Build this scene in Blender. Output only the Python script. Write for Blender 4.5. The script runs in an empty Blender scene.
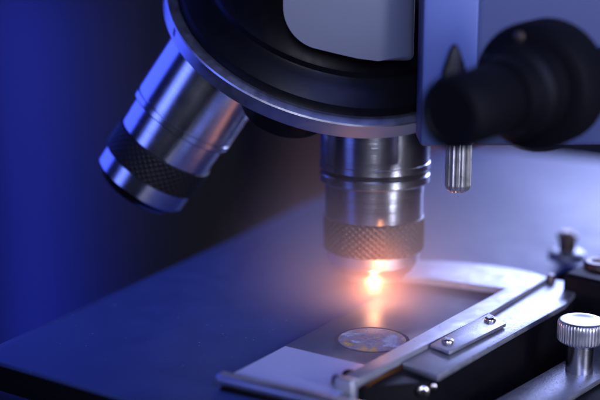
import bpy, bmesh, math, random
from mathutils import Vector, Matrix
random.seed(7)
HALO_R, HALO_D = 56, 62.0
S = bpy.context.scene
MM = 0.001
R = math.radians

# ------------------------------------------------------------------ camera
cam = bpy.data.objects.new('camera', bpy.data.cameras.new('camera'))
S.collection.objects.link(cam)
cam.location = (-16.5*MM, -260.3*MM, 84.8*MM)
cam.rotation_euler = (R(90-13.55), 0, 0)
cam.data.sensor_width = 36; cam.data.lens = 72.2
cam.data.clip_start = 0.002; cam.data.clip_end = 50
cam.data.dof.use_dof = True
cam.data.dof.focus_distance = 0.243
cam.data.dof.aperture_fstop = 8.5
cam.data.dof.aperture_blades = 0
S.camera = cam

# ------------------------------------------------------------------ world, lamps, exposure
W = bpy.data.worlds.new('World'); S.world = W; W.use_nodes = True
bg = W.node_tree.nodes['Background']
bg.inputs[0].default_value = (0.01, 0.02, 0.12, 1); bg.inputs[1].default_value = 0.10
S.view_settings.view_transform = 'Standard'; S.view_settings.look = 'None'
S.view_settings.exposure = 0; S.view_settings.gamma = 1
S.cycles.max_bounces = 8; S.cycles.volume_bounces = 0
S.cycles.sample_clamp_indirect = 3; S.cycles.sample_clamp_direct = 0
S.cycles.use_denoising = True
S.cycles.caustics_reflective = False; S.cycles.caustics_refractive = False

def area(name, loc, target, sx, sy, power, col, spread=180):
    d = bpy.data.lights.new(name, 'AREA'); d.shape = 'RECTANGLE'; d.size = sx*MM; d.size_y = sy*MM
    d.energy = power; d.color = col; d.spread = R(spread)
    o = bpy.data.objects.new(name, d); S.collection.objects.link(o)
    o.location = Vector(loc)*MM
    o.rotation_euler = (Vector(target)-Vector(loc)).to_track_quat('-Z', 'Y').to_euler()
    return o
def spot(name, loc, target, power, col, ang, blend=1.0, rad=8):
    d = bpy.data.lights.new(name, 'SPOT'); d.energy = power; d.color = col
    d.spot_size = R(ang); d.spot_blend = blend; d.shadow_soft_size = rad*MM
    o = bpy.data.objects.new(name, d); S.collection.objects.link(o)
    o.location = Vector(loc)*MM
    o.rotation_euler = (Vector(target)-Vector(loc)).to_track_quat('-Z', 'Y').to_euler()
    return o
# a lavender soft box behind, above the frame: the sheen over the stage
area('soft_box_behind', (160, 400, 140), (40, 20, 0), 300, 160, 3.2, (0.42, 0.49, 1.0))
# deep blue soft box close on the left
area('soft_box_left', (-160, 70, 85), (-45, 0, 45), 140, 150, 0.17, (0.06, 0.10, 1.0))
# front strips, the streaks on the barrels
area('strip_front_left', (-250, -160, 90), (-30, 0, 45), 90, 220, 0.016, (0.14, 0.20, 1.0), 45)
area('strip_front', (-30, -420, 150), (0, 0, 25), 60, 200, 0.072, (0.74, 0.76, 1.0), 30)
area('strip_right', (190, -230, 80), (0, 0, 25), 45, 200, 0.095, (0.74, 0.76, 1.0), 40)
# blue fill from the upper right front, on the plate and the head
area('blue_fill', (110, -330, 260), (30, -20, 70), 140, 120, 0.17, (0.14, 0.22, 1.0), 60)
# narrow warm spot added for an orange wash on the knurled ring and tip
spot('warm_spot', (24, -125, 9), (-0.5, -9, 10.5), 2.4, (1.0, 0.34, 0.11), 8.0, 1.0, 3)
# blue pool on the wall at the left
area('wall_strip', (-228, 335, -70), (-168, 420, -72), 26, 250, 0.16, (0.03, 0.06, 1.0), 48)
# faint warm fill spot, added to bring out the brown of the pillar
spot('pillar_fill', (70, 150, -110), (10, 300, -20), 0.55, (1.0, 0.50, 0.36), 70)

# ------------------------------------------------------------------ helpers
def tag(o, label=None, cat=None, group=None, kind=None):
    if label: o['label'] = label
    if cat: o['category'] = cat
    if group: o['group'] = group
    if kind: o['kind'] = kind
    return o
def link(o, parent=None):
    S.collection.objects.link(o)
    if parent: o.parent = parent
    return o
def thing(name, label, cat, loc=(0, 0, 0), rot=None, group=None):
    o = bpy.data.objects.new(name, None); link(o)
    o.empty_display_size = 0.005
    o.location = Vector(loc)*MM
    if rot is not None: o.rotation_euler = rot.to_euler() if hasattr(rot, 'to_euler') else rot
    return tag(o, label, cat, group)
def mesh_obj(name, bm, mat, parent=None, smooth=None):
    bmesh.ops.scale(bm, vec=(MM, MM, MM), verts=bm.verts)
    bmesh.ops.recalc_face_normals(bm, faces=bm.faces)
    me = bpy.data.meshes.new(name); bm.to_mesh(me); bm.free()
    if smooth is not None:
        for p in me.polygons: p.use_smooth = True
        try: me.set_sharp_from_angle(angle=R(smooth))
        except Exception: pass
    o = bpy.data.objects.new(name, me)
    for m in (mat if isinstance(mat, (list, tuple)) else [mat]): me.materials.append(m)
    return link(o, parent)
def lathe(bm, prof, seg=96, M=None, cap=True, mod=None):
    """profile of (radius, z) mm turned around the local z axis"""
    M = M or Matrix()
    rings = []
    for j, (r, z) in enumerate(prof):
        ring = []
        for i in range(seg):
            a = 2*math.pi*i/seg
            rr = r + (mod(i, j, a) if mod else 0)
            ring.append(bm.verts.new(M @ Vector((rr*math.cos(a), rr*math.sin(a), z))))
        rings.append(ring)
    for k in range(len(rings)-1):
        for i in range(seg):
            bm.faces.new((rings[k][i], rings[k][(i+1) % seg], rings[k+1][(i+1) % seg], rings[k+1][i]))
    if cap:
        bm.faces.new(list(reversed(rings[0]))); bm.faces.new(rings[-1])
    return bm
def box(bm, x0, x1, y0, y1, z0, z1, M=None, bev=0, seg=2):
    M = M or Matrix()
    vs = [bm.verts.new((x, y, z)) for x in (x0, x1) for y in (y0, y1) for z in (z0, z1)]
    F = [(0,1,3,2),(4,6,7,5),(0,4,5,1),(2,3,7,6),(0,2,6,4),(1,5,7,3)]
    fs = [bm.faces.new([vs[i] for i in f]) for f in F]
    new = vs
    if bev:
        es = list({e for f in fs for e in f.edges})
        r = bmesh.ops.bevel(bm, geom=es+vs, offset=bev, segments=seg, affect='EDGES', profile=0.5)
        new = list({v for f in r['faces'] for v in f.verts} | {v for v in vs if v.is_valid})
    for v in new: v.co = M @ v.co
    return bm
def prism(bm, poly, z0, z1, M=None, bev=0, seg=2):
    """a polygon (mm) extruded between two heights"""
    M = M or Matrix()
    lo = [bm.verts.new((x, y, z0)) for x, y in poly]
    hi = [bm.verts.new((x, y, z1)) for x, y in poly]
    n = len(poly); fs = [bm.faces.new(list(reversed(lo))), bm.faces.new(hi)]
    top = list(fs[1].edges); bot = list(fs[0].edges)
    for i in range(n): fs.append(bm.faces.new((lo[i], lo[(i+1) % n], hi[(i+1) % n], hi[i])))
    new = set(lo+hi)
    if bev:
        es = list({e for f in fs for e in f.edges})
        r = bmesh.ops.bevel(bm, geom=es, offset=bev, segments=seg, affect='EDGES', profile=0.5)
        new = {v for f in r['faces'] for v in f.verts} | {v for v in new if v.is_valid}
    for v in new: v.co = M @ v.co
    return bm

# stage frame: u runs away to the right, v comes towards the camera on the right
STG = Matrix(((0.5524, 0.8336, 0), (0.8336, -0.5524, 0), (0, 0, 1)))
# (columns: u, v, z) – left-handed pair is swapped so that the frame stays a rotation
def uv(u, v): return (0.5524*u + 0.8336*v, 0.8336*u - 0.5524*v)
def P(pts): return [uv(u, v) for u, v in pts]
def arc(cx, cy, r, a0, a1, n):
    return [(cx + r*math.cos(R(a0+(a1-a0)*i/n)), cy + r*math.sin(R(a0+(a1-a0)*i/n))) for i in range(n+1)]

# ------------------------------------------------------------------ materials
def mat(name, col, rough=0.4, metal=0.0, coat=0.0, spec=0.5, noise=0.0, nscale=400, bump=0.0, bscale=3000,
        turned=0.0, tscale=6000, stretch=(1, 1, 1), rvar=0.0, speck=0.0, trans=0.0, alpha=1.0, ior=1.5):
    m = bpy.data.materials.new(name); m.use_nodes = True
    nt = m.node_tree; b = nt.nodes['Principled BSDF']; L = nt.links.new
    b.inputs['Base Color'].default_value = (*col, 1); b.inputs['Roughness'].default_value = rough
    b.inputs['Metallic'].default_value = metal; b.inputs['Coat Weight'].default_value = coat
    b.inputs['Specular IOR Level'].default_value = spec
    b.inputs['Transmission Weight'].default_value = trans; b.inputs['IOR'].default_value = ior
    tc = nt.nodes.new('ShaderNodeTexCoord')
    mp = nt.nodes.new('ShaderNodeMapping'); mp.inputs['Scale'].default_value = stretch
    L(tc.outputs['Object'], mp.inputs[0])
    if noise or rvar:
        n = nt.nodes.new('ShaderNodeTexNoise'); n.inputs['Scale'].default_value = nscale
        n.inputs['Detail'].default_value = 6; n.inputs['Roughness'].default_value = 0.65
        L(mp.outputs[0], n.inputs['Vector'])
        if noise:
            mx = nt.nodes.new('ShaderNodeMix'); mx.data_type = 'RGBA'; mx.blend_type = 'MIX'
            mx.inputs['A'].default_value = (*[c*(1-noise) for c in col], 1)
            mx.inputs['B'].default_value = (*[min(1, c*(1+noise)) for c in col], 1)
            L(n.outputs['Fac'], mx.inputs['Factor']); L(mx.outputs['Result'], b.inputs['Base Color'])
        if rvar:
            mr = nt.nodes.new('ShaderNodeMapRange'); mr.inputs['From Min'].default_value = 0.3; mr.inputs['From Max'].default_value = 0.7
            mr.inputs['To Min'].default_value = max(0.03, rough-rvar); mr.inputs['To Max'].default_value = rough+rvar
            L(n.outputs['Fac'], mr.inputs['Value']); L(mr.outputs['Result'], b.inputs['Roughness'])
    last = None
    if bump:
        n2 = nt.nodes.new('ShaderNodeTexNoise'); n2.inputs['Scale'].default_value = bscale; n2.inputs['Detail'].default_value = 3
        L(mp.outputs[0], n2.inputs['Vector'])
        bp = nt.nodes.new('ShaderNodeBump'); bp.inputs['Strength'].default_value = bump; bp.inputs['Distance'].default_value = 0.0002
        L(n2.outputs['Fac'], bp.inputs['Height']); last = bp
    if turned:
        sx = nt.nodes.new('ShaderNodeSeparateXYZ'); L(tc.outputs['Object'], sx.inputs[0])
        cb = nt.nodes.new('ShaderNodeCombineXYZ'); L(sx.outputs['Z'], cb.inputs['Z'])
        n3 = nt.nodes.new('ShaderNodeTexNoise'); n3.inputs['Scale'].default_value = tscale; n3.inputs['Detail'].default_value = 4
        L(cb.outputs[0], n3.inputs['Vector'])
        bp = nt.nodes.new('ShaderNodeBump'); bp.inputs['Strength'].default_value = turned; bp.inputs['Distance'].default_value = 0.0001
        L(n3.outputs['Fac'], bp.inputs['Height'])
        if last: L(last.outputs[0], bp.inputs['Normal'])
        last = bp
    if last: L(last.outputs[0], b.inputs['Normal'])
    return m

M_steel   = mat('turned_steel', (0.62, 0.63, 0.66), 0.19, 1.0, turned=0.26, rvar=0.03, nscale=120)
M_steel2  = mat('brushed_steel', (0.58, 0.59, 0.62), 0.28, 1.0, bump=0.10, bscale=1500, stretch=(1, 1, 30), rvar=0.08)
M_rim     = mat('satin_aluminium', (0.55, 0.56, 0.59), 0.36, 1.0, bump=0.03, bscale=5000, rvar=0.05)
M_nose    = mat('satin_nose_steel', (0.60, 0.61, 0.64), 0.36, 1.0, turned=0.25, rvar=0.05, nscale=260)
M_knurlw  = mat('knurled_grip', (0.075, 0.050, 0.040), 0.42, 0.35, rvar=0.08)
M_knurl   = mat('knurled_dark_steel', (0.085, 0.065, 0.055), 0.42, 0.8, rvar=0.1)
M_knurlb  = mat('knurled_black_ring', (0.003, 0.003, 0.004), 0.5, 0.0, spec=0.16, rvar=0.1)
M_band    = mat('black_band', (0.004, 0.004, 0.006), 0.3)
M_black   = mat('black_enamel', (0.002, 0.002, 0.003), 0.42, spec=0.10, bump=0.05, bscale=1800, rvar=0.06)
M_mblack  = mat('matt_black_paint', (0.002, 0.002, 0.003), 0.55, spec=0.09, bump=0.2, bscale=2500)
M_stage   = mat('stage_paint', (0.020, 0.036, 0.125), 0.46, spec=0.20, noise=0.30, nscale=120, bump=0.16, bscale=3800, rvar=0.05)
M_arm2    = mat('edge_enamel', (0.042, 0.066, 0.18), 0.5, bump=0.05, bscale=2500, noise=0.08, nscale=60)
M_arm     = mat('blue_grey_enamel', (0.022, 0.032, 0.085), 0.5, bump=0.05, bscale=2500, noise=0.10, nscale=60)
def dust(m, scale, cut, col):
    nt = m.node_tree; b = nt.nodes['Principled BSDF']; L = nt.links.new
    tc = nt.nodes.new('ShaderNodeTexCoord'); v = nt.nodes.new('ShaderNodeTexVoronoi'); v.inputs['Scale'].default_value = scale
    L(tc.outputs['Object'], v.inputs['Vector'])
    n = nt.nodes.new('ShaderNodeTexNoise'); n.inputs['Scale'].default_value = scale*0.35; L(tc.outputs['Object'], n.inputs['Vector'])
    ml = nt.nodes.new('ShaderNodeMath'); ml.operation = 'MULTIPLY'; ml.inputs[1].default_value = cut*2
    L(n.outputs['Fac'], ml.inputs[0])
    lt = nt.nodes.new('ShaderNodeMath'); lt.operation = 'LESS_THAN'; L(v.outputs['Distance'], lt.inputs[0]); L(ml.outputs[0], lt.inputs[1])
    mx = nt.nodes.new('ShaderNodeMix'); mx.data_type = 'RGBA'; src = b.inputs['Base Color']
    if src.links: L(src.links[0].from_socket, mx.inputs['A'])
    else: mx.inputs['A'].default_value = src.default_value
    mx.inputs['B'].default_value = (*col, 1); L(lt.outputs[0], mx.inputs['Factor']); L(mx.outputs['Result'], src)
dust(M_stage, 420, 0.055, (0.22, 0.24, 0.30))
M_head    = mat('grey_enamel', (0.036, 0.044, 0.066), 0.48, coat=0.04, bump=0.04, bscale=2500, noise=0.08, nscale=60)
M_plate   = mat('cast_metal', (0.33, 0.34, 0.38), 0.40, 0.9, bump=0.28, bscale=3600, rvar=0.10, noise=0.15, nscale=900)
M_bar     = mat('brushed_bar', (0.36, 0.37, 0.41), 0.46, 0.8, bump=0.12, bscale=3500, rvar=0.08)
dust(M_plate, 700, 0.10, (0.10, 0.10, 0.11)); dust(M_bar, 500, 0.06, (0.12, 0.12, 0.13))
M_screw   = mat('screw_metal', (0.50, 0.47, 0.44), 0.25, 1.0, rvar=0.08, nscale=2000)
M_frost   = mat('frosted_glass', (0.34, 0.38, 0.52), 0.32, bump=0.25, bscale=5000, noise=0.10, nscale=1500)
M_grey    = mat('warm_grey_paint', (0.11, 0.085, 0.075), 0.7, bump=0.1, bscale=800)
M_wall    = mat('dark_wall', (0.035, 0.035, 0.04), 0.9, noise=0.12, nscale=6)
M_table   = mat('dark_table', (0.01, 0.01, 0.012), 0.5, noise=0.3, nscale=20)
M_stain   = mat('stained_specimen', (0.62, 0.47, 0.30), 0.4, noise=0.6, nscale=700)
M_stain2  = mat('pale_specimen', (0.55, 0.70, 0.75), 0.4, noise=0.3, nscale=900)
M_ring    = mat('ring_cement', (0.07, 0.065, 0.09), 0.8, spec=0.05, noise=0.3, nscale=900)

def glass_mat(name, rough, tint):
    m = bpy.data.materials.new(name); m.use_nodes = True; nt = m.node_tree
    nt.nodes.clear(); out = nt.nodes.new('ShaderNodeOutputMaterial')
    mix = nt.nodes.new('ShaderNodeMixShader'); fr = nt.nodes.new('ShaderNodeFresnel'); fr.inputs['IOR'].default_value = 1.05
    tr = nt.nodes.new('ShaderNodeBsdfTransparent'); tr.inputs[0].default_value = (*tint, 1)
    gl = nt.nodes.new('ShaderNodeBsdfGlossy'); gl.inputs['Roughness'].default_value = rough
    n = nt.nodes.new('ShaderNodeTexNoise'); n.inputs['Scale'].default_value = 250; n.inputs['Detail'].default_value = 5
    tc = nt.nodes.new('ShaderNodeTexCoord'); nt.links.new(tc.outputs['Object'], n.inputs['Vector'])
    mr = nt.nodes.new('ShaderNodeMapRange'); mr.inputs['To Min'].default_value = rough*0.6; mr.inputs['To Max'].default_value = rough*1.6
    nt.links.new(n.outputs['Fac'], mr.inputs['Value']); nt.links.new(mr.outputs['Result'], gl.inputs['Roughness'])
    df = nt.nodes.new('ShaderNodeBsdfDiffuse'); df.inputs[0].default_value = (0.22, 0.23, 0.28, 1)
    mk = nt.nodes.new('ShaderNodeMixShader'); mk.inputs[0].default_value = 0.26      # milky diffuse share, standing in for the haze over the slide
    nt.links.new(tr.outputs[0], mk.inputs[1]); nt.links.new(df.outputs[0], mk.inputs[2])
    nt.links.new(fr.outputs[0], mix.inputs[0]); nt.links.new(mk.outputs[0], mix.inputs[1]); nt.links.new(gl.outputs[0], mix.inputs[2])
    nt.links.new(mix.outputs[0], out.inputs['Surface'])
    return m
M_glass = glass_mat('slide_glass', 0.40, (0.92, 0.93, 0.95))

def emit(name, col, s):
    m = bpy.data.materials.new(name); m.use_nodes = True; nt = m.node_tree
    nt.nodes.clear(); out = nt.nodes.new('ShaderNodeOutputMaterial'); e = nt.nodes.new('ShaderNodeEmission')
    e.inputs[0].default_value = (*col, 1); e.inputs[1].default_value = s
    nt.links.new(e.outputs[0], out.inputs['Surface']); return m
M_glow = emit('added_glow', (1.0, 0.42, 0.19), 1400)  # emission of the bead added at the tip to imitate a flare

# ------------------------------------------------------------------ the setting
bm = bmesh.new(); box(bm, -1500, 1500, -700, 500, -230, -200)
tag(mesh_obj('tabletop', bm, M_table), 'dark table top under the microscope', None, None, 'structure')
bm = bmesh.new(); box(bm, -1500, 1500, 420, 440, -199.5, 900)
tag(mesh_obj('backdrop', bm, M_wall), 'dark wall with a pool of blue light', None, None, 'structure')

# ------------------------------------------------------------------ microscope stage
st = thing('microscope_stage', 'wide dark satin stage plate spreading under both objectives to the left edge', 'stage')
bm = bmesh.new()
poly = [(-76, -42)] + arc(-73, -43, 3, 180, 270, 6)[1:] + [(14, -54), (62, -60), (175, -68), (175, 75), (47, 75), (47, 29.5), (45.5, 28), (-8, 25.4), (-52, 23.2), (-76, 22.6)]
prism(bm, P(poly), -0.9, 0, bev=0.25)
mesh_obj('stage_plate', bm, M_stage, st, 30)
low = [(u+1.5 if u < 0 else u-1.5, v+1.5 if v < 0 else v-1.5) for u, v in poly]
bm = bmesh.new(); prism(bm, P(low), -7, -0.92, bev=0.3)
mesh_obj('stage_body', bm, M_mblack, st, 30)
bm = bmesh.new(); prism(bm, P([(-20, -30), (120, -30), (120, 20), (-20, 20)]), -30, -7.2, bev=1)
mesh_obj('stage_bracket', bm, M_mblack, st, 30)
bm = bmesh.new(); prism(bm, P([(70, -25), (140, -25), (140, 40), (70, 40)]), -199.5, -30.2, bev=2)
mesh_obj('stage_support', bm, M_mblack, st, 30)

# blurred clamp knob far back on the stage
kx, ky = uv(54, 25)
k = thing('clamp_screw', 'small dark clamp screw standing on a flat collar behind the slide holder', 'screw', (kx, ky, 0))
bm = bmesh.new(); lathe(bm, [(4.6, 0.02), (4.6, 0.9), (4.0, 1.4), (2.4, 1.7)], 40); mesh_obj('collar', bm, M_plate, k, 35)
bm = bmesh.new(); lathe(bm, [(2.1, 1.5), (2.1, 4.6), (2.8, 4.8), (2.8, 5.6), (1.6, 6.0), (1.5, 6.6)], 40); mesh_obj('head', bm, M_knurl, k, 35)

# ------------------------------------------------------------------ slide
sl = thing('glass_slide', 'glass slide with a frosted end and a round stained specimen', 'slide')
bm = bmesh.new(); prism(bm, P([(-60, 3.5), (18, 3.5), (18, 26.0), (-60, 26.0)]), 0.1, 1.1, bev=0.12)
mesh_obj('slide_glass', bm, M_glass, sl, 30)
bm = bmesh.new(); prism(bm, P([(-59.9, 3.9), (-41, 3.9), (-41, 25.6), (-59.9, 25.6)]), 1.104, 1.16)
mesh_obj('frosted_end', bm, M_frost, sl)
cu, cv = -28.2, 16.2
bm = bmesh.new()
cxy = uv(cu, cv); lathe(bm, [(7.5, 1.104), (7.45, 1.12), (7.3, 1.135), (6.95, 1.135), (6.8, 1.12), (6.8, 1.104)], 72, Matrix.Translation((cxy[0], cxy[1], 0)), cap=False)
mesh_obj('specimen_ring', bm, M_ring, sl, 30)
def specimen_mat():
    m = bpy.data.materials.new('stained_specimen'); m.use_nodes = True; nt = m.node_tree; L = nt.links.new
    b = nt.nodes['Principled BSDF']; b.inputs['Roughness'].default_value = 0.8; b.inputs['Specular IOR Level'].default_value = 0.05
    tc = nt.nodes.new('ShaderNodeTexCoord')
    n1 = nt.nodes.new('ShaderNodeTexNoise'); n1.inputs['Scale'].default_value = 150; n1.inputs['Detail'].default_value = 2; n1.inputs['Distortion'].default_value = 0.6
    r1 = nt.nodes.new('ShaderNodeValToRGB'); e = r1.color_ramp.elements
    e[0].position = 0.36; e[0].color = (0.55, 0.72, 0.85, 1); e[1].position = 0.70; e[1].color = (0.55, 0.30, 0.06, 1)  # pale blue is a painted highlight, the ochre is stain
    x = e.new(0.47); x.color = (0.36, 0.34, 0.42, 1); x = e.new(0.55); x.color = (0.38, 0.35, 0.38, 1); x = e.new(0.61); x.color = (0.80, 0.55, 0.16, 1)
    L(tc.outputs['Object'], n1.inputs['Vector']); L(n1.outputs['Fac'], r1.inputs[0]); L(r1.outputs[0], b.inputs['Base Color'])
    n2 = nt.nodes.new('ShaderNodeTexNoise'); n2.inputs['Scale'].default_value = 900; n2.inputs['Detail'].default_value = 6
    mr = nt.nodes.new('ShaderNodeMapRange'); mr.inputs['From Min'].default_value = 0.35; mr.inputs['From Max'].default_value = 0.65
    mr.inputs['To Min'].default_value = 0.15; mr.inputs['To Max'].default_value = 0.50
    L(tc.outputs['Object'], n2.inputs['Vector']); L(n2.outputs['Fac'], mr.inputs['Value']); L(mr.outputs['Result'], b.inputs['Alpha'])
    return m
bm = bmesh.new(); lathe(bm, [(6.75, 1.104), (6.75, 1.12), (0.02, 1.122)], 72, Matrix.Translation((cxy[0], cxy[1], 0)))
mesh_obj('specimen', bm, specimen_mat(), sl)

# front spring finger, a rounded rod along the slide's front end
fg = thing('slide_clip', 'rounded bright metal rod lying across the front end of the slide', 'clip')
bm = bmesh.new()
p0, p1 = uv(-62.3, 3.6), uv(-60.6, 34)
ang = math.atan2(p1[1]-p0[1], p1[0]-p0[0]); ln = math.hypot(p1[0]-p0[0], p1[1]-p0[1])
MT = Matrix.Translation((p0[0], p0[1], 1.7)) @ Matrix.Rotation(ang, 4, 'Z')
box(bm, 0, ln, -1.5, 1.5, -1.0, 1.0, MT, bev=0.75, seg=4)
mesh_obj('rod', bm, M_rim, fg, 40)
bm = bmesh.new(); box(bm, 1.4, ln, -1.9, 0.4, -3.6, -1.04, MT, bev=0.3)
mesh_obj('channel', bm, M_mblack, fg, 40)

# ------------------------------------------------------------------ slide holder (mechanical stage)
ho = thing('slide_holder', 'metal slide holder with a curved arm around the slide and a riveted side plate', 'holder')
outer = [(19.3, -14), (19.3, -1.1), (22.8, 5.5), (25.1, 10.7), (26.4, 16.5), (26.9, 22.4), (26.6, 27), (25.2, 31.2)]
inner = [(11.9, 27.4), (11.6, 24.6), (11.0, 21.5), (10.5, 17), (9.6, 11.8), (8.4, 7.5), (6.7, 3.3), (5.5, -14)]
poly = outer + [(23.8, 31.8), (-6.7, 31.2), (-41.2, 27.9), (-54.2, 27.2), (-54.2, 23.9), (-36.7, 25.0), (-12.1, 25.9)] + inner
# curved arm: shift in u so that it stays clear of the objective's tip
bm = bmesh.new(); prism(bm, P(poly), 1.6, 3.1, bev=0.16)
mesh_obj('arm', bm, M_bar, ho, 30)
bm = bmesh.new(); prism(bm, P([(-54.6, 23.5), (-54.6, 27.6), (-52.6, 27.6), (-52.6, 23.5)]), -9, 3.5, bev=0.5, seg=3)
mesh_obj('end_block', bm, M_bar, ho, 40)
for (u, v, r_) in ((-51.8, 22.6, 1.0), (-48.6, 23.3, 1.4)):
    x, y = uv(u, v); bm = bmesh.new(); lathe(bm, [(r_, 1.2), (r_, 2.2), (r_*0.8, 2.6), (0.3, 2.8)], 24, Matrix.Translation((x, y, 0)))
    mesh_obj('stud', bm, M_mblack, ho, 40)
# textured side plate
pl = [(-38.2, 28.6), (-40.3, 37.2), (11.8, 41.2), (27.5, 39.0), (27.2, 32.3), (-6, 31.6)]
bm = bmesh.new(); prism(bm, P(pl), 0.9, 2.1, bev=0.14)
side = mesh_obj('side_plate', bm, M_plate, ho, 30)
bm = bmesh.new(); prism(bm, P([(-28.8, 29.6), (-30.4, 34.5), (-9.5, 36.8), (-5.4, 30.9)]), 2.35, 3.1, bev=0.15)
badge = mesh_obj('strip', bm, M_plate, ho, 30)
bm = bmesh.new(); prism(bm, P([(-28.5, 30.0), (-30.0, 34.1), (-9.8, 36.3), (-6.0, 31.2)]), 2.1, 2.35)
mesh_obj('strip_shim', bm, M_mblack, badge)
def screw(u, v, z, r, parent, rot, M0=None, head=M_screw):
    x, y = uv(u, v)
    T = M0 or Matrix.Translation((x, y, z))
    bm = bmesh.new()
    lathe(bm, [(r, 0), (r, r*0.30), (r*0.95, r*0.42), (r*0.80, r*0.52), (r*0.5, r*0.60), (0.02, r*0.63)], 32, T)
    s = mesh_obj('screw', bm, head, parent, 30)
    bm = bmesh.new()
    box(bm, -r*0.70, r*0.70, -r*0.20, r*0.20, r*0.40, r*0.655, T @ Matrix.Rotation(rot, 4, 'Z'))
    box(bm, -r*0.20, r*0.20, -r*0.70, r*0.70, r*0.41, r*0.66, T @ Matrix.Rotation(rot, 4, 'Z'))
    mesh_obj('cross_slot', bm, M_band, s)
screw(-26.1, 31.9, 3.1, 1.2, badge, 0.5)
screw(-9.9, 33.4, 3.1, 1.2, badge, 1.0)
# dark carriage body under the plate, with its end face
bm = bmesh.new(); prism(bm, P([(-52.4, 24.2), (-41.5, 35.8), (20, 40.0), (20, 30), (-38, 27.0), (-52.4, 27.0)]), -16, 0.85, bev=0.3)
body = mesh_obj('carriage', bm, M_black, ho, 30)
# round screw ends in the carriage's front face
def face_screw(u, v, z, r, m):
    x, y = uv(u, v)
    d = Vector((*uv(-1, 0.75), 0)).normalized()
    q = d.to_track_quat('Z', 'Y').to_matrix().to_4x4()
    screw(0, 0, 0, r, body, 0.4, Matrix.Translation((x, y, z)) @ q, m)
face_screw(-42.4, 35.2, -0.7, 1.15, M_screw)
face_screw(-40.9, 36.6, 0.0, 0.6, M_screw)
face_screw(-45.5, 31.0, 0.1, 0.55, M_screw)
# dark pin at the arm's far corner
x, y = uv(25.0, 32.5); bm = bmesh.new(); lathe(bm, [(1.0, 0.9), (1.0, 3.6), (0.8, 3.9)], 24, Matrix.Translation((x, y, 0)))
mesh_obj('pin', bm, M_knurl, ho, 40)
# slide-holder guide box, black, at the right edge
gb = thing('guide_block', 'black block with a metal ring on its top, at the right edge behind the thumbscrew', 'block')
bm = bmesh.new(); prism(bm, P([(21.0, 36.6), (46, 38.5), (46, 60), (17, 58)]), -7, 6, bev=1.2, seg=3)
mesh_obj('block_body', bm, M_mblack, gb, 30)
x, y = uv(30.0, 42.0); bm = bmesh.new(); lathe(bm, [(3.6, 6.02), (3.6, 7.0), (3.2, 7.4), (2.0, 7.4), (1.8, 6.9), (0.1, 6.8)], 40, Matrix.Translation((x, y, 0)))
mesh_obj('ring', bm, M_knurl, gb, 35)

# blurred rail behind, upper right of the stage
ra = thing('stage_rail', 'blurred grey rail running across the far right of the stage', 'rail')
bm = bmesh.new(); prism(bm, P([(62, 44), (110, 44), (110, 50), (62, 50)]), 0.05, 5, bev=1)
mesh_obj('rail_bar', bm, M_knurl, ra, 30)

# ------------------------------------------------------------------ lower drive plate and thumbscrew
dp = thing('drive_plate', 'long bare metal plate below the black gap, carrying the knurled thumbscrew', 'plate')
bm = bmesh.new(); prism(bm, P([(-30, 42.4), (40, 51.0), (40, 61.5), (-30, 52.6)]), -7.2, -6.0, bev=0.2)
mesh_obj('plate_top', bm, M_plate, dp, 30)
bm = bmesh.new(); prism(bm, P([(-28, 43.5), (40, 52.0), (40, 75), (-28, 70)]), -16, -7.25, bev=0.4)
mesh_obj('plate_body', bm, M_mblack, dp, 30)
x, y = uv(-4.0, 50.7)
ts = thing('thumbscrew', 'bright knurled thumbscrew on a polished stem at the lower right', 'screw', (x, y, -6))
bm = bmesh.new(); lathe(bm, [(2.75, 0.02), (2.75, 6.5)], 48); mesh_obj('stem', bm, M_steel, ts, 35)
bm = bmesh.new()
N = 46; seg = N*6
prof = [(3.2, 6.4), (4.45, 6.5), (4.75, 6.85)] + [(4.8, 6.9+0.5*i) for i in range(7)] + [(4.75, 10.4), (4.55, 10.75), (4.25, 10.95), (3.3, 11.0), (2.9, 10.85), (0.1, 10.75)]
def groove(i, j, a):
    if 2 <= j <= 10:
        t = (i % 6)/6; return -0.24*(1 if t in (0,) else 0.75 if (i % 6) in (1, 5) else 0)
    return 0
lathe(bm, prof, seg, mod=groove); mesh_obj('knurled_head', bm, M_rim, ts, 40)

# ------------------------------------------------------------------ objectives
def knurl_ring(bm, r, z0, z1, n_round, rows, depth, per=6):
    seg = n_round*per; nz = rows*per
    prof = [(r-0.35, z0), (r-0.05, z0+0.15)]
    body = [(r, z0+0.35+(z1-z0-0.7)*k/nz) for k in range(nz+1)]
    prof = prof+body+[(r-0.05, z1-0.15), (r-0.35, z1)]
    def f(i, j, a):
        k = j-2
        if k < 0 or k > nz: return 0
        s, t = i/per, k/per
        d1 = abs(((s+t) % 1)-0.5)*2; d2 = abs(((s-t) % 1)-0.5)*2
        return depth*(min(d1, d2, 0.75)-0.5)
    return lathe(bm, prof, seg, mod=f, cap=False)

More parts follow.
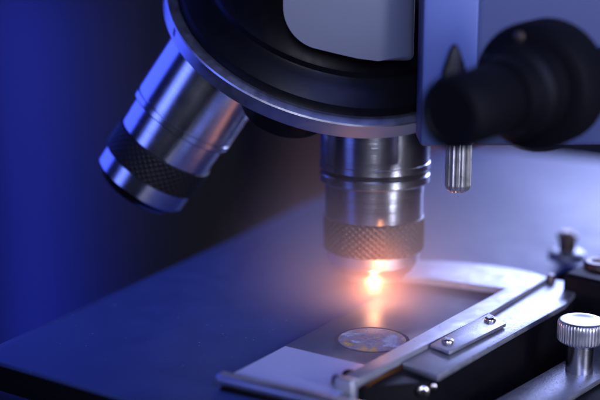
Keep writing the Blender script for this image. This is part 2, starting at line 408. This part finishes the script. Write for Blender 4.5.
# upright objective, axis along world z; z in mm above the stage
ob = thing('objective_lens', 'upright silver objective with an added glow bead at the tip, black band and knurled ring', 'objective')
bm = bmesh.new()
lathe(bm, [(9.8, 29.75), (12.0, 29.75), (12.2, 29.95), (12.2, 31.2), (12.05, 31.3), (12.05, 40.2), (11, 40.4)], 128)
mesh_obj('upper_barrel', bm, M_steel, ob, 9)
bm = bmesh.new(); lathe(bm, [(11.0, 28.7), (11.75, 28.72), (11.75, 29.78), (11.0, 29.8)], 128); mesh_obj('black_band', bm, M_band, ob, 9)
bm = bmesh.new(); lathe(bm, [(10.0, 26.7), (11.9, 26.7), (12.15, 26.95), (12.15, 28.5), (11.95, 28.72), (10, 28.72)], 128); mesh_obj('collar', bm, M_steel, ob, 9)
bm = bmesh.new(); lathe(bm, [(10.3, 18.9), (10.85, 18.95), (10.85, 24.6), (10.95, 24.7), (10.95, 26.7)], 128); mesh_obj('lower_barrel', bm, M_steel, ob, 9)
bm = bmesh.new(); knurl_ring(bm, 11.15, 11.3, 18.95, 44, 5, 0.55, 8); mesh_obj('knurled_ring', bm, M_knurlw, ob, 50)
bm = bmesh.new(); lathe(bm, [(3.0, 4.6), (5.2, 4.35), (6.9, 4.5), (7.4, 5.0), (7.5, 5.6), (8.6, 6.6), (9.0, 6.75), (9.95, 8.4), (10.25, 8.6), (10.3, 11.2), (9.8, 11.4)], 128)
nose = mesh_obj('nose', bm, M_nose, ob, 9)
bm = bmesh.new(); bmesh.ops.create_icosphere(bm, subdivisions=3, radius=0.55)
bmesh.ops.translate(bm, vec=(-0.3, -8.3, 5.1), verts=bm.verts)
mesh_obj('added_glow_bead', bm, M_glow, nose, 60)  # added light source, no real part of the objective
bm = bmesh.new(); lathe(bm, [(0.05, 3.9), (1.6, 4.0), (2.6, 4.4), (2.9, 4.7)], 48); mesh_obj('front_lens', bm, M_band, nose, 60)

# tilted objective, black knurl, pointing to the lower left
o2 = Vector((-0.555, 0.078, -0.828)).normalized()
q2 = (-o2).to_track_quat('Z', 'Y')
pos = Vector((0, 0, 103)) + o2*77.6
ob2 = thing('objective_lens', 'tilted blue-lit silver objective with a black knurled ring at the left', 'objective', pos, q2)
bm = bmesh.new(); lathe(bm, [(10, 0.1), (11.9, 0.1), (12.1, 0.35), (12.1, 1.6), (11.85, 1.8), (11.85, 2.1), (12.1, 2.25), (12.1, 17.6), (11, 17.9)], 128)
ub = mesh_obj('upper_barrel', bm, M_steel, ob2, 9)
bm = bmesh.new(); lathe(bm, [(10.0, -6.6), (11.15, -6.6), (11.15, -3.2), (11.25, -3.1), (11.25, 0.1)], 128); mesh_obj('lower_barrel', bm, M_steel, ob2, 9)
bm = bmesh.new(); knurl_ring(bm, 11.6, -13.1, -6.55, 44, 4, 0.22, 8); mesh_obj('knurled_ring', bm, M_knurlb, ob2, 50)
bm = bmesh.new(); lathe(bm, [(3, -19.3), (8.6, -19.6), (9.2, -19.2), (9.5, -18.7), (9.7, -18.5), (10.7, -17.5), (10.95, -17.1), (11.0, -13.2), (9.8, -13.0)], 128); mesh_obj('nose', bm, M_steel, ob2, 9)
# worn engraved marks on the tilted barrel
bm = bmesh.new()
tgt = q2.inverted() @ Vector((0.90, -0.44, 0.0)); a0 = math.atan2(tgt.y, tgt.x)
for row in range(2):
    for k in range(11 - 3*row):
        zz = 4.6 + k*0.62; aa = a0 + R(9*row)
        for d in range(random.choice((2, 3))):
            Mx = Matrix.Rotation(aa + R(random.uniform(-1.6, 1.6)), 4, 'Z') @ Matrix.Translation((12.13, 0, zz + random.uniform(-.14, .14)))
            hw = random.choice((0.42, 0.22)); th = 0.09
            if random.random() < 0.5: box(bm, -0.02, 0.035, -hw, hw, -th, th, Mx)
            else: box(bm, -0.02, 0.033, -th, th, -0.2, 0.2, Mx)
mesh_obj('engraving', bm, M_band, ub)

# ------------------------------------------------------------------ revolving nosepiece
n = Vector((-0.2233, 0.5003, -0.8366)).normalized()
qn = (-n).to_track_quat('Z', 'Y')
np_ = thing('nosepiece', 'black revolving nosepiece with a silver rim holding both objectives', 'nosepiece', (-10.94, 15.67, 58.49), qn)
bm = bmesh.new(); lathe(bm, [(34.5, 0.02), (36.6, 0), (36.9, 0.3), (36.95, 3.5), (36.75, 3.85), (35.6, 4.3), (35.2, 4.35), (34.5, 4.2)], 240, cap=False); 
# close the ring underneath
rim = mesh_obj('rim', bm, M_rim, np_, 25)
bm = bmesh.new(); box(bm, -0.7, 0.7, -0.5, 0.35, 1.2, 4.2, Matrix.Rotation(R(180), 4, 'Z') @ Matrix.Translation((0, 0, 0)))
bm.free()
bm = bmesh.new()
lathe(bm, [(30, -1.2), (34.6, -1.0), (34.8, 3.9), (34.2, 4.0), (33.8, 4.6), (33.5, 5.6), (32.0, 7.0), (30.0, 8.4), (28.9, 9.0), (28.5, 9.4),
           (28.3, 10.6), (27.6, 11.6), (24.5, 13.8), (20.5, 16.4), (16, 18.6), (11, 20.2), (0.5, 20.6)], 200)
mesh_obj('turret', bm, M_black, np_, 22)
bm = bmesh.new(); lathe(bm, [(0.5, -16), (14, -15), (30, -3.5), (33, -1.0)], 120, cap=True); mesh_obj('underside', bm, M_mblack, np_, 30)
bm = bmesh.new(); cw = qn.inverted() @ (Vector((-18.3, -5.6, 47.7)) - Vector((-10.94, 15.67, 58.49)) - n*7)
lathe(bm, [(8.6, -4.4), (9.6, -4.2), (9.8, -3.8), (9.8, 1)], 64, Matrix.Translation((cw.x*1.06, cw.y*1.06, 0)))
mesh_obj('empty_port', bm, M_black, np_, 30)
# click-stop notch on the rim
iq = qn.inverted()
dirv = iq @ (Vector((-29.0*1.0, -22.0*1.0, 9.0)))
an = math.atan2(dirv.y, dirv.x)
bm = bmesh.new(); box(bm, 36.5, 36.99, -0.55, 0.55, 1.6, 3.4, Matrix.Rotation(an, 4, 'Z'))
mesh_obj('notch', bm, M_band, rim)

# ------------------------------------------------------------------ head block and side plate
hd = thing('head_casting', 'smooth grey head casting with a rounded lower corner above the nosepiece', 'head')
bm = bmesh.new()
# outline in x-z, extruded in y
out = [(6.1, 55.6), (6.1, 140), (-19.8, 140)] + [(-11.3 + -8.5*math.cos(R(t)), 66.4-8.5*math.sin(R(t))) for t in range(0, 74, 6)] + [(-9.0, 57.1), (-5.0, 56.2), (-1, 55.7)]
MX = Matrix(((1, 0, 0, 0), (0, 0, -1, 0), (0, 1, 0, 0), (0, 0, 0, 1)))
prism(bm, out, -32, 22, MX, bev=1.2, seg=3)
mesh_obj('shell', bm, M_head, hd, 30)
bm = bmesh.new()
lathe(bm, [(14, 0), (16, 0.4), (16, 30)], 80, Matrix.Translation((-6, 12, 52)))
mesh_obj('neck', bm, M_mblack, hd, 30)
sp = thing('arm_plate', 'tall blue-lit plate right of the head, behind the blurred black knob', 'panel')
bm = bmesh.new()
box(bm, 6.9, 17.6, -30, -20, 40, 140, None, bev=0.8)
mesh_obj('plate_edge', bm, M_arm2, sp, 30)
bm = bmesh.new(); box(bm, 17.65, 75, -27, -18, 39.5, 140, None, bev=1.2)
mesh_obj('plate_face', bm, M_arm, sp, 30)

M_pin = mat('fluted_metal', (0.5, 0.5, 0.53), 0.32, 0.95, rvar=0.06)
pn = thing('knurled_pin', 'slim fluted metal pin hanging below the black knob', 'pin', (15.0, -26, 0))
bm = bmesh.new()
pr = [(0.3, 29.9), (1.6, 30.1), (2.3, 30.6), (2.6, 31.3), (2.62, 31.6), (2.62, 41.5)]
lathe(bm, pr, 16*8, mod=lambda i, j, a: (-0.34, -0.30, -0.12, 0, 0, 0, -0.12, -0.30)[i % 8] if j >= 2 else 0)
mesh_obj('fluted_shaft', bm, M_pin, pn, 20)

# blurred focus knob in the foreground
c0, c1 = Vector((24.6, -50, 54.7)), Vector((7.3, -70, 53.0))
ax = (c1-c0).normalized(); qk = ax.to_track_quat('Z', 'Y'); LK = (c1-c0).length
kb = thing('focus_knob', 'large out-of-focus black double knob in front of the plate, upper right', 'knob', c0, qk)
bm = bmesh.new()
lathe(bm, [(5, -7), (10.4, -6.7), (11.3, -6), (11.4, 1), (11.0, 1.8), (10.0, 2.2), (8.2, 2.3)], 60*4, mod=lambda i, j, a: -0.22 if (2 <= j <= 3 and i % 4 < 2) else 0)
mesh_obj('coarse_wheel', bm, M_mblack, kb, 35)
bm = bmesh.new(); lathe(bm, [(8.2, 2.2), (8.2, 7), (7.6, 7.8), (7.0, 8.0), (6.6, 12)], 80); mesh_obj('hub', bm, M_mblack, kb, 35)
bm = bmesh.new(); lathe(bm, [(5.0, 12), (5.8, 12.1), (6.1, 12.7), (6.1, LK-1), (5.7, LK-0.3), (4.8, LK), (4.4, LK-0.3), (0.3, LK-0.35)], 48*4, mod=lambda i, j, a: -0.16 if (2 <= j <= 3 and i % 4 < 2) else 0)
mesh_obj('fine_wheel', bm, M_mblack, kb, 35)
bm = bmesh.new(); lathe(bm, [(3, -32), (3, -6.8)], 40); mesh_obj('shaft', bm, M_mblack, kb, 35)
# three dull screws on the wheel's face
for a_ in (100, 150, 200):
    bm = bmesh.new(); lathe(bm, [(1.0, 2.2), (1.0, 2.7), (0.6, 2.9)], 20, Matrix.Translation((9.1*math.cos(R(a_)), 9.1*math.sin(R(a_)), 0)))
    mesh_obj('screw', bm, M_knurl, kb, 35)
lv = thing('lock_lever', 'small pointed dark lever standing up behind the black knob', 'lever', (11.0, -46, 53.5))
bm = bmesh.new()
prism(bm, [(-2.6, -4), (2.6, -4), (2.5, 2), (1.6, 5), (0.5, 8.0), (-0.2, 8.3), (-0.9, 7.2), (-2.2, 3)], -1.1, 1.1, MX, bev=0.5, seg=3)
mesh_obj('lever_tip', bm, M_knurlb, lv, 60)
bm = bmesh.new(); lathe(bm, [(1.4, -1), (1.4, 18)], 24, Matrix.Rotation(R(-90), 4, 'X') @ Matrix.Translation((0, 1.5, 0)))
mesh_obj('spindle', bm, M_mblack, lv, 60)

# warm grey post far behind, between the objectives
po = thing('base_pillar', 'blurred brownish pillar standing behind the stage between the objectives', 'pillar', (22, 300, -199.5))
bm = bmesh.new(); lathe(bm, [(72, 0), (72, 3), (66, 6), (66, 256), (60, 262)], 96); mesh_obj('column', bm, M_grey, po, 35)

# ------------------------------------------------------------------ added volume imitating a flare halo round the tip
hz = bpy.data.materials.new('flare_halo_volume'); hz.use_nodes = True; nt = hz.node_tree; nt.nodes.clear()
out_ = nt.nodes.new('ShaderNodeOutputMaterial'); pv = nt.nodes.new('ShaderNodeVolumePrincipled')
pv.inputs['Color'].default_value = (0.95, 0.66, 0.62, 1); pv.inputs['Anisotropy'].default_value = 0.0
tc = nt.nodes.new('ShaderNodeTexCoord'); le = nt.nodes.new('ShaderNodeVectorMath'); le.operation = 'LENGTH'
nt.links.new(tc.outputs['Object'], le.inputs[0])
mr = nt.nodes.new('ShaderNodeMapRange'); mr.inputs['From Min'].default_value = HALO_R*MM; mr.inputs['From Max'].default_value = 0
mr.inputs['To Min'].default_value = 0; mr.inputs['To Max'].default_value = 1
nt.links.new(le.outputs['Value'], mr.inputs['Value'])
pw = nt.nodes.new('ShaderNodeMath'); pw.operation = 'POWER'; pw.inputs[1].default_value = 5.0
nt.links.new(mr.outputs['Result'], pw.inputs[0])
ml = nt.nodes.new('ShaderNodeMath'); ml.operation = 'MULTIPLY'; ml.inputs[1].default_value = HALO_D
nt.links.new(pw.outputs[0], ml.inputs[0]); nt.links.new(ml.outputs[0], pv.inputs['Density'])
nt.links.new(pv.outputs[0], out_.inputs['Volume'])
bm = bmesh.new(); bmesh.ops.create_icosphere(bm, subdivisions=4, radius=HALO_R)
mo = mesh_obj('flare_halo', bm, hz); mo.location = (0, -8*MM, 4*MM)
tag(mo, 'added warm volume imitating a flare halo round the tip of the upright objective', None, None, 'stuff')
